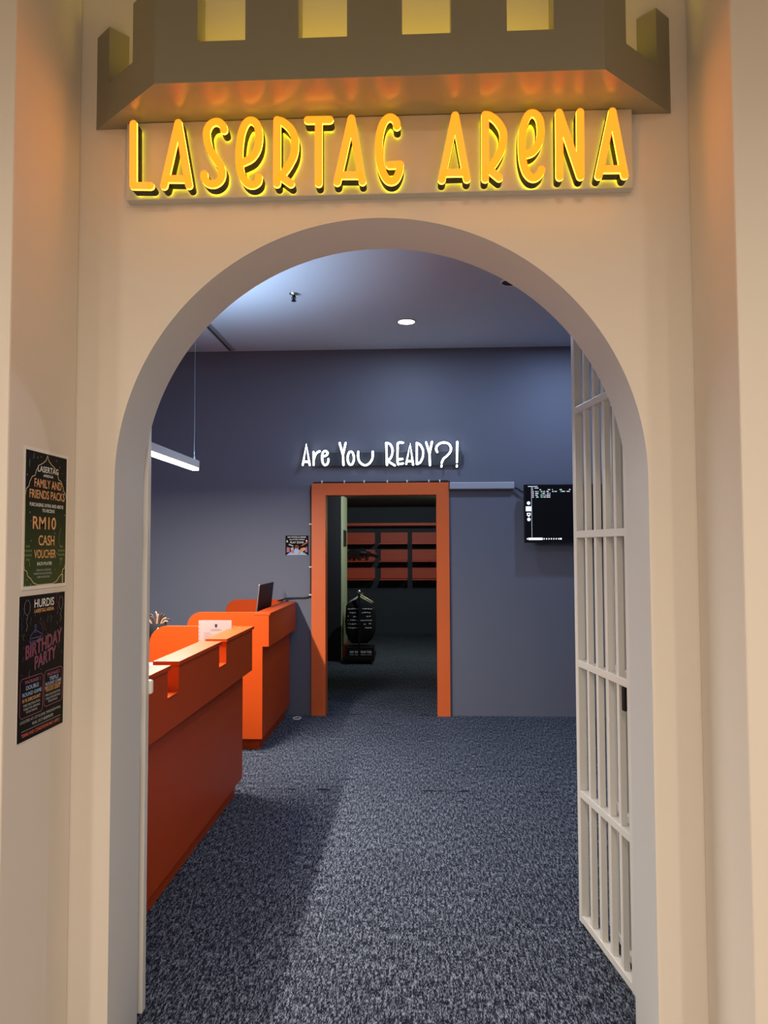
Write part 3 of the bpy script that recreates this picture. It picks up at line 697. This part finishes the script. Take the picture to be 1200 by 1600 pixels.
def cabinet_and_cup():
    t = thing('storage_cabinet', 'low dark cabinet standing behind the gap between the counters', 'cabinet', (-2.05, 5.55, 0))
    MB().box(-2.35, -1.80, 5.25, 5.85, .05, .93).build('body', 'black', t, bevel=.004)
    MB().box(-2.30, -1.83, 5.28, 5.82, 0, .05).build('plinth', 'black', t)
    for y0, y1 in ((5.26, 5.545), (5.555, 5.84)):
        dd = MB().box(-1.80, -1.785, y0, y1, .07, .90).build('door', 'black', t, bevel=.002)
        MB().box(-1.785, -1.775, (y1 - .04) if y0 < 5.4 else (y0 + .03), (y1 - .03) if y0 < 5.4 else (y0 + .04), .42, .56).build('handle', 'steel', dd)
    c = thing('utensil_holder', 'black cup with white print holding sticks, beside the left jamb', 'holder', (-1.905, 5.5, .93))
    MB().lathe([(.058, .93), (.062, .96), (.066, 1.06), (.062, 1.06), (.058, .97), (.004, .965)], (-1.905, 5.5, 0), 28).build('cup', 'fabric', c, smooth=True)
    pl = Plane((-1.905, 5.5 - .0665, .93), (1, 0, 0), (0, 0, 1))
    mk = MB(); poly(mk, pl, [(.015, .085), (.028, .105), (.040, .098), (.030, .090), (.034, .070), (.024, .066)], 0, .001); poly(mk, pl, [(.040, .085), (.050, .075), (.046, .068), (.038, .074)], 0, .001)
    rect(mk, pl, -.01, .05, .040, .052, 0, .001)
    mk.build('printed_mark', 'whitep', c)
    r2 = random.Random(5)
    spec = [(-.045, -.02, 'wood', .105, -.55), (-.02, .02, 'brown', .125, -.30), (0, -.03, 'wood', .110, .05), (.02, .01, 'brown', .115, .25), (.03, -.02, 'wood', .100, .42),
            (.04, .02, 'brown', .100, .60), (-.03, .03, 'brown', .110, -.75), (.0, .03, 'wood', .130, -.10), (.035, -.035, 'wood', .090, .70), (-.045, -.035, 'wood', .105, -.95), (.01, -.01, 'brown', .12, .15), (-.015, -.035, 'brown', .10, -.2)]
    for dx, dy, m, ln, lean in spec:
        ln *= .82
        a = Vector((-1.905 + dx * .5, 5.5 + dy * .6, 1.02)); dirv = Vector((math.sin(lean * .9), r2.uniform(-.15, .15), math.cos(lean * .9)))
        mid = a + dirv * ln * .65; tip = mid + (dirv + Vector((lean * .9, 0, -.3))).normalized() * ln * .45
        s = MB(); s.tube(smooth_line([a, a + dirv * ln * .35, mid, (mid + tip) / 2 + Vector((0, 0, .008)), tip], 3), .0072, 8)
        s.ball(tip, .0072, 5)
        s.build('stick', m, c, smooth=True)
cabinet_and_cup()

# ------------------------------------------------------------------ lobby ceiling fittings
def pendant():
    t = thing('pendant_lamp', 'slim grey linear pendant lamp glowing over the reception counters', 'lamp', (-1.685, 4.3, 2.19))
    MB().box(-1.713, -1.657, 3.48, 5.68, 2.206, 2.262).build('housing', 'alu', t, bevel=.003)
    MB().box(-1.710, -1.660, 3.485, 5.676, 2.188, 2.206).build('diffuser', 'tube', t, bevel=.004)
    for y in (5.64, 3.52):
        MB().tube([(-1.685, y, 2.27), (-1.685, y, 3.54)], .0005, 6).build('suspension_wire', 'alu', t)
        MB().lathe([(.006, 2.262), (.006, 2.285), (.003, 2.295)], (-1.685, y, 0), 10).build('wire_grip', 'steel', t)
pendant()
def downlight(name, x, y, lit, label, group):
    t = thing(name, label, 'ceiling light', (x, y, 3.54), group)
    MB().lathe([(.085, 3.540), (.085, 3.534), (.078, 3.530), (.070, 3.532), (.070, 3.540)], (x, y, 0), 32).build('trim_ring', 'whitep', t, smooth=True)
    MB().lathe([(.070, 3.536), (.070, 3.5345), (.001, 3.5335)], (x, y, 0), 32).build('lens', 'spot' if lit else 'black', t)
downlight('downlight', -.10, 6.467, True, 'lit round downlight in the pale ceiling above the neon words', 'recessed ceiling downlights')
downlight('downlight', .685, 5.535, False, 'unlit dark downlight half hidden by the right of the arch', 'recessed ceiling downlights')
def sprinkler():
    x, y, z = -.945, 5.70, 3.54
    t = thing('fire_sprinkler', 'small dark sprinkler head hanging from the pale ceiling', 'sprinkler', (x, y, z))
    MB().lathe([(.036, z), (.034, z - .006), (.012, z - .010), (.012, z - .012)], (x, y, 0), 20).build('escutcheon', 'steel', t, smooth=True)
    MB().lathe([(.011, z - .010), (.014, z - .024), (.009, z - .030), (.005, z - .052)], (x, y, 0), 12).build('nozzle', 'black', t, smooth=True)
    a = MB()
    for s in (-1, 1): a.tube([(x + s * .010, y, z - .022), (x + s * .016, y, z - .036), (x + s * .004, y, z - .056)], .0035, 6)
    a.build('yoke_arms', 'black', t)
    MB().lathe([(.020, z - .060), (.020, z - .057), (.004, z - .055)], (x, y, 0), 14).build('deflector', 'black', t)
sprinkler()
def diffuser():
    t = thing('linear_air_diffuser', 'long slotted black air diffuser in the ceiling above the counters', 'air vent', (-1.82, 6.0, 3.54))
    MB().box(-1.852, -1.842, 4.4, 7.33, 3.528, 3.54).build('side_flange', 'alu', t)
    MB().box(-1.798, -1.788, 4.4, 7.33, 3.528, 3.54).build('side_flange', 'alu', t)
    MB().box(-1.842, -1.826, 4.4, 7.33, 3.534, 3.54).build('slot', 'black', t)
    MB().box(-1.826, -1.798, 4.4, 7.33, 3.531, 3.54).build('blade', 'alu', t)
diffuser()

# ------------------------------------------------------------------ television, trunking, cable, sign on the far wall
def television():
    x0, x1, z0, z1, y = .990, 1.960, 1.642, 2.192, 7.235
    t = thing('television', 'black wall-mounted television with a dark table on screen', 'television', (1.475, YW, 1.9))
    MB().box(x0, x1, y, y + .045, z0, z1).build('cabinet', 'black', t, bevel=.004)
    MB().box(1.25, 1.70, y + .045, YW - .002, 1.75, 2.08).build('wall_bracket', 'black', t)
    pl = Plane((x0, y, z0), (1, 0, 0), (0, 0, 1)); w, h = x1 - x0, z1 - z0
    sc = rect(MB(), pl, .010, w - .010, .018, h - .010, 0, .0015).build('screen', 'screen', t)
    px = MB(); D = (.0015, .0020); r2 = random.Random(2)
    def dash(x, y, n, hh=.008, mb=None):
        for i in range(n):
            if r2.random() < .88: rect(mb or px, pl, x + i * .0075, x + i * .0075 + .0055, y, y + hh, *D)
    dash(.022, h - .022, 14, .006); rect(px, pl, .0672, .0692, .046, h - .020, *D); dash(.076, h - .038, 8, .007)
    for r in range(5):
        yy = h - .054 - .0175 * r
        dash(.076, yy, 2 if r else 1); 
        if r: dash(.105, yy, 4)
        else: dash(.145, yy, 3)
        dash(.165, yy, 5) if r else None
        dash(.208, yy, 5) if r else dash(.222, yy, 3)
    for xo in (.262,):
        dash(xo, h - .054, 1); dash(xo + .07, h - .054, 3); dash(xo + .15, h - .054, 3); dash(xo, h - .0715, 2); dash(xo + .022, h - .0715, 4); dash(xo + .09, h - .0715, 4); dash(xo + .135, h - .0715, 4)
    def disc(x, y, r): px.prism([pl.p(x + r * math.cos(2 * PI * k / 18), y + r * math.sin(2 * PI * k / 18), D[0]) for k in range(18)], [pl.p(x + r * math.cos(2 * PI * k / 18), y + r * math.sin(2 * PI * k / 18), D[1]) for k in range(18)])
    disc(.040, h - .176, .0165); disc(.041, h - .330, .0165); rect(px, pl, .013, .066, h - .253, h - .207, *D)
    strokes(px, pl, [[(.027, h - .272), (.054, h - .272), (.054, h - .290), (.027, h - .290), (.027, h - .272)]], .004, *D, n=8, smooth=False); rect(px, pl, .033, .048, h - .306, h - .294, *D)
    rect(px, pl, .034, .168, .026, .048, *D); rect(px, pl, .020, .030, .030, .044, *D)
    for k in range(7): rect(px, pl, .176 + .0225 * k, .186 + .0225 * k, .030, .044, *D)
    rect(px, pl, .326, .345, .029, .045, *D)
    px.build('screen_text', 'px', sc)
    gm = MB()
    for r in range(1, 5): dash(.152, h - .054 - .0175 * r, 2, .010, gm)
    dash(.338, h - .0715, 2, .010, gm); gm.build('screen_green_text', 'pxg', sc)
television()
tag(MB().box(.294, .912, 7.318, YW, 2.158, 2.226).build('cable_trunking', 'grey', bevel=.008), 'grey cable trunking running from the doorway to the television', 'cable trunking')

def cable():
    main = [(-1.34, 7.22, 1.10), (-1.32, 7.29, 1.105), (-1.275, 7.34, 1.116), (-1.19, 7.352, 1.120), (-1.113, 7.355, 1.121), (-1.066, 7.355, 1.132), (-1.049, 7.355, 1.160), (-1.048, 7.356, 1.42),
            (-1.046, 7.356, 1.83), (-1.049, 7.356, 2.08), (-1.048, 7.356, 2.17), (-1.030, 7.356, 2.222), (-0.975, 7.356, 2.236), (-0.722, 7.356, 2.235), (-0.306, 7.356, 2.236), (0.095, 7.356, 2.240), (0.262, 7.356, 2.243), (0.292, 7.350, 2.232), (0.300, 7.345, 2.205)]
    o = MB().tube(smooth_line(main), .0075, 8).build('power_cable', 'rubber', smooth=True)
    tag(o, 'thin black cable clipped around the orange doorway frame', 'cable')
    o = MB().tube(smooth_line([(.906, 7.340, 2.172), (.945, 7.338, 2.160), (.97, 7.335, 2.140), (1.02, 7.335, 2.115)]), .0085, 8).build('power_cable', 'rubber', smooth=True)
    tag(o, 'short black cable between the grey trunking and the television', 'cable')
cable()
def clips():
    top = [-0.940, -0.722, -0.530, -0.306, -0.115, 0.095, 0.200]; side = [1.831, 1.417, 1.150]
    first = None
    words_top = ['first', 'second', 'third', 'fourth', 'fifth', 'sixth', 'last']
    words_side = ['upper', 'middle', 'lowest']
    mb = MB(); mb.box(-.006, .006, -.016, .012, -.010, .016); first = mb.build('cable_clip', 'whitep', bevel=.002)
    for i, x in enumerate(top + side):
        o = first if i == 0 else first.copy()
        if i: COL.objects.link(o)
        if i < 7: o.location = (x, 7.358, 2.238); lab = 'white cable clip above the orange door frame, %s from the left' % words_top[i]
        else:
            o.location = (-1.049, 7.358, side[i - 7]); o.rotation_euler = (0, -PI / 2, 0)
            lab = 'white cable clip beside the door frame, %s of the three there' % words_side[i - 7]
        tag(o, lab, 'cable clip', 'white clips holding the cable')
clips()
def notice():
    x0, z0, w, h = -1.298, 1.530, .225, .191
    pl = Plane((x0, YW, z0), (1, 0, 0), (0, 0, 1))
    o = tag(rect(MB(), pl, 0, w, 0, h, 0.0005, .003).build('wall_notice', 'pblack'), 'small black no food notice on the wall left of the doorway', 'sign')
    D = (.003, .0036)
    for s, v, a, q in (('NO FOOD & DRINK', .92, .80, .085), ('ALLOWED INSIDE', .80, .66, .06), ('PLAY ZONE', .655, .58, .10)):
        lettering(MB(), pl, s, w / 2, h * v, w * a, h * q, .0036).build('white_lettering', 'twhite', o)
    t = MB(); poly(t, pl, [(.008, .128), (.026, .128), (.017, .152)], *D); poly(t, pl, [(.198, .134), (.216, .134), (.204, .154)], *D)
    t.build('white_cone', 'twhite', o)
    b = MB(); poly(b, pl, [(.008, .002), (.217, .002), (.190, .020), (.135, .050), (.120, .070), (.095, .070), (.085, .050), (.03, .018)], .003, .0032); b.build('blue_splash', 'tpaleblue', o)
    b = MB(); poly(b, pl, [(.012, .030), (.045, .030), (.040, .075), (.014, .080)], *D); poly(b, pl, [(.190, .03), (.215, .03), (.212, .085), (.195, .075)], *D); b.build('pink_glow', 'tpink', o)
    b = MB(); poly(b, pl, [(.052, .050), (.080, .066), (.086, .030), (.068, .012)], *D); poly(b, pl, [(.150, .085), (.214, .120), (.216, .135), (.168, .104)], *D)
    strokes(b, pl, [[(.112 + .016 * math.cos(2 * PI * k / 14), .080 + .016 * math.sin(2 * PI * k / 14)) for k in range(15)], [(.102, .092), (.122, .068)]], .0028, *D, n=6, smooth=False); b.build('red_drawing', 'tred', o)
    b = MB(); poly(b, pl, [(.048, .070), (.078, .080), (.080, .058), (.055, .048)], .0036, .0039); poly(b, pl, [(.03, .10), (.075, .085), (.078, .095), (.035, .112)], *D); b.build('cup_drawing', 'tgrey', o)
    b = MB(); poly(b, pl, [(.120, .010), (.145, .016), (.200, .060), (.185, .076), (.150, .066)], .0036, .0039); b.build('pizza_drawing', 'tgold', o)
    b = MB()
    for x, y in ((.150, .050), (.168, .058), (.140, .034), (.160, .040), (.133, .020)): b.prism([pl.p(x + .0045 * math.cos(a), y + .0045 * math.sin(a), .0039) for a in [PI * k / 5 for k in range(10)]], [pl.p(x + .0045 * math.cos(a), y + .0045 * math.sin(a), .0042) for a in [PI * k / 5 for k in range(10)]])
    b.build('pizza_toppings', 'inkb', o)
notice()

# small white cable loop on the carpet at the counter foot
tag(MB().tube([(-1.155 + .035 * math.cos(2 * PI * k / 20), 7.20 + .05 * math.sin(2 * PI * k / 20), .006) for k in range(20)], .006, 8).build('cable_loop', 'whitep', smooth=True),
    'small white loop lying on the carpet at the far counter foot', 'loop')

# ------------------------------------------------------------------ gear room
def shelf_units():
    t = tag(MB().box(-1.50, .80, 13.80, 14.298, 2.000, 2.050).build('wall_shelf', 'shelf', bevel=.003), 'long orange wall shelf running above the three rack bays', 'shelf')
    bays = [(-1.46, -.828, 'left-hand orange rack bay, the one holding the toy guns'), (-.72, -.217, 'middle orange rack bay on the gear room wall'), (-.133, .42, 'right-hand orange rack bay on the gear room wall')]
    for a, b, lab in bays:
        t = thing('gun_rack', lab, 'rack', ((a + b) / 2, 14.3, 1.0), 'orange rack bays on the far wall')
        for z in (1.685, 1.365, 1.035):
            s = MB().box(a, b, 13.80, 14.27, z - .020, z).build('shelf', 'shelf', t, bevel=.002)
            MB().box(a, b, 14.27, 14.298, z - .02, z + .200).build('back_board', 'shelf', t)
shelf_units()
def toy_gun(x, y, z, rot, label):
    t = thing('toy_laser_gun', label, 'toy gun', (x, y, z), 'black toy guns on the shelf')
    pl = Plane((0, 0, 0), (1, 0, 0), (0, 0, 1))
    def pc(nm, pts, th, m='black'):
        o = MB(); poly(o, pl, pts, -th / 2, th / 2); return o.build(nm, m, t, bevel=.004)
    pc('body', [(-.20, .10), (.05, .10), (.08, .085), (.08, .04), (-.06, .035), (-.20, .05)], .05)
    pc('barrel', [(.08, .082), (.24, .074), (.24, .052), (.08, .048)], .032)
    pc('grip', [(-.09, .04), (-.04, .04), (-.07, -.075), (-.12, -.075)], .036)
    pc('stock', [(-.20, .095), (-.29, .085), (-.29, -.01), (-.25, -.01), (-.20, .05)], .04)
    pc('sight', [(-.12, .10), (-.02, .10), (-.03, .135), (-.11, .135)], .028)
    pc('magazine', [(.00, .04), (.05, .04), (.065, -.05), (.015, -.05)], .034)
    pc('trim_light', [(.10, .086), (.20, .082), (.20, .088), (.10, .092)], .034, 'web')
    for ch in t.children: ch.matrix_parent_inverse = Matrix.Identity(4)
    t.rotation_euler = rot
for a in ((-1.17, 13.93, 1.365 + .078, (0, math.radians(4), 0), 'black toy laser gun on the left bay shelf, nearer the green panel'),
          (-.99, 14.10, 1.365 + .078, (0, math.radians(12), math.radians(12)), 'black toy laser gun on the left bay shelf, tilted muzzle down')):
    toy_gun(*a)

def vest_rack():
    x, y = -.835, 10.70
    t = thing('vest_rack', 'low black wheeled stand inside the doorway with vests hung on it', 'rack', (x, y, 0))
    MB().box(x - .21, x + .20, y - .16, y + .50, .045, .10).build('base', 'black', t, bevel=.01)
    MB().box(x - .185, x + .20, y - .14, y + .14, .10, .235).build('crate', 'black', t, bevel=.006)
    MB().tube([(x, y - .13, .235), (x, y - .13, .985)], .016, 10).build('post', 'black', t)
    MB().lathe([(.018, .965), (.022, .985), (.018, 1.015), (.004, 1.022)], (x, y - .13, 0), 12).build('post_cap', 'steel', t, smooth=True)
    MB().tube([(x, y - .13, .955), (x, y + .50, .955)], .008, 8).build('hanging_bar', 'black', t)
    for dx, dy in ((-.18, -.13), (.17, -.13), (-.18, .46), (.17, .46)):
        MB().lathe([(.022, -.012), (.022, .012)], (x + dx, y + dy, .022), 12, Matrix.Rotation(PI / 2, 4, 'Y')).build('castor', 'rubber', t)
    r2 = random.Random(9); lb = MB(); pl = Plane((x, y - .1405, 0), (1, 0, 0), (0, 0, 1))
    for a, b in ((-.13, -.075), (-.062, -.015), (.022, .095), (.105, .175)):
        for k in range(7):
            u = a + (b - a) * k / 7; rect(lb, pl, u, u + (b - a) / 9, .150 + r2.uniform(0, .01), .188 - r2.uniform(0, .01), 0, .001)
        rect(lb, pl, a, b, .128, .134, 0, .001)
    lb.build('white_labels', 'web', t)
vest_rack()
def hanging_vest(dx, dy, yaw, seed, lab):
    x, y = -.835 + dx, 10.70 + dy
    t = thing('padded_vest', lab, 'vest', (x, y, .93), 'vests hanging on the low rack')
    R = Matrix.Translation((x, y, 0)) @ Matrix.Rotation(yaw, 4, 'Z')
    # body: cross sections from hem to shoulder
    prof = [(.20, .110, .040), (.24, .150, .055), (.34, .195, .070), (.50, .205, .075), (.64, .195, .072), (.72, .190, .060), (.755, .165, .045), (.80, .085, .028)]
    mb = MB(); rings = []
    for z, a, b in prof:
        z2 = z + .075
        rings.append([mb.b.verts.new(R @ Vector((a * math.copysign(abs(math.cos(q)) ** .7, math.cos(q)), b * math.copysign(abs(math.sin(q)) ** .7, math.sin(q)), z2))) for q in [2 * PI * k / 28 for k in range(28)]])
    for a, b in zip(rings, rings[1:]):
        for k in range(28): mb.b.faces.new([a[k], a[(k + 1) % 28], b[(k + 1) % 28], b[k]])
    mb.b.faces.new(rings[0][::-1]); mb.b.faces.new(rings[-1])
    mb.build('body', 'fabric', t, smooth=True)
    hg = MB(); hg.tube([R @ Vector(p) for p in ((-.165, 0, .825), (-.10, 0, .862), (-.03, 0, .905), (0, 0, .925), (.03, 0, .905), (.10, 0, .862), (.165, 0, .825))], .008, 8)
    hg.tube([R @ Vector(p) for p in ((0, 0, .925), (0, 0, .945), (.012, 0, .958), (.022, 0, .945))], .003, 6)
    hg.build('hanger', 'yellow' if seed == 2 else 'web', t, smooth=True)
    r2 = random.Random(seed); w = MB()
    for row in range(6):
        z = .42 + row * .052 + .075
        for side in (-1, 1):
            cx = -.165
            while cx < .15:
                ln = r2.uniform(.012, .040)
                if r2.random() < .88 and abs(cx) > .015:
                    yv = side * (.086 - .25 * cx * cx * 6 * .09)
                    e = .075 * (1 - (abs(cx) / .205) ** 3) ** .5 + .004
                    zz = z + r2.uniform(-.004, .004)
                    w.hexa([R @ Vector((px, side * (e + dd), zz + dz)) for dz in (-.0065, .0065) for dd in (-.012, .002) for px in (cx, cx + ln)])
                cx += ln + .008
    w.build('webbing_strip', 'web', t)
hanging_vest(0, -.02, math.radians(4), 1, 'black padded vest with grey webbing, foremost on the low rack')
hanging_vest(.015, .165, math.radians(-6), 2, 'black padded vest on a yellow hanger, second from the front of the low rack')
hanging_vest(-.01, .35, math.radians(5), 3, 'black padded vest hanging hindmost on the low rack')
tag(MB().box(-1.10, -1.058, 10.95, 11.5, 0, .20).build('orange_crate', 'shelf', bevel=.004), 'low orange crate by the foot of the green panel', 'crate')
def panel_notice():
    pl = Plane((-1.104, 10.98, 1.62), (0, 1, 0), (0, 0, 1))
    o = tag(rect(MB(), pl, .10, .52, 0, .24, .001, .006).build('vertical_notice', 'inkb'), 'small dark vertical notice on the pale green panel', 'sign')
    b = MB(); rect(b, pl, .20, .42, .02, .15, .006, .007); strokes(b, pl, [[(.31 + .06 * math.cos(2 * PI * k / 12), .20 + .025 * math.sin(2 * PI * k / 12)) for k in range(13)]], .008, .006, .007, n=6, smooth=False)
    b.build('printed_mark', 'brown', o)
panel_notice()
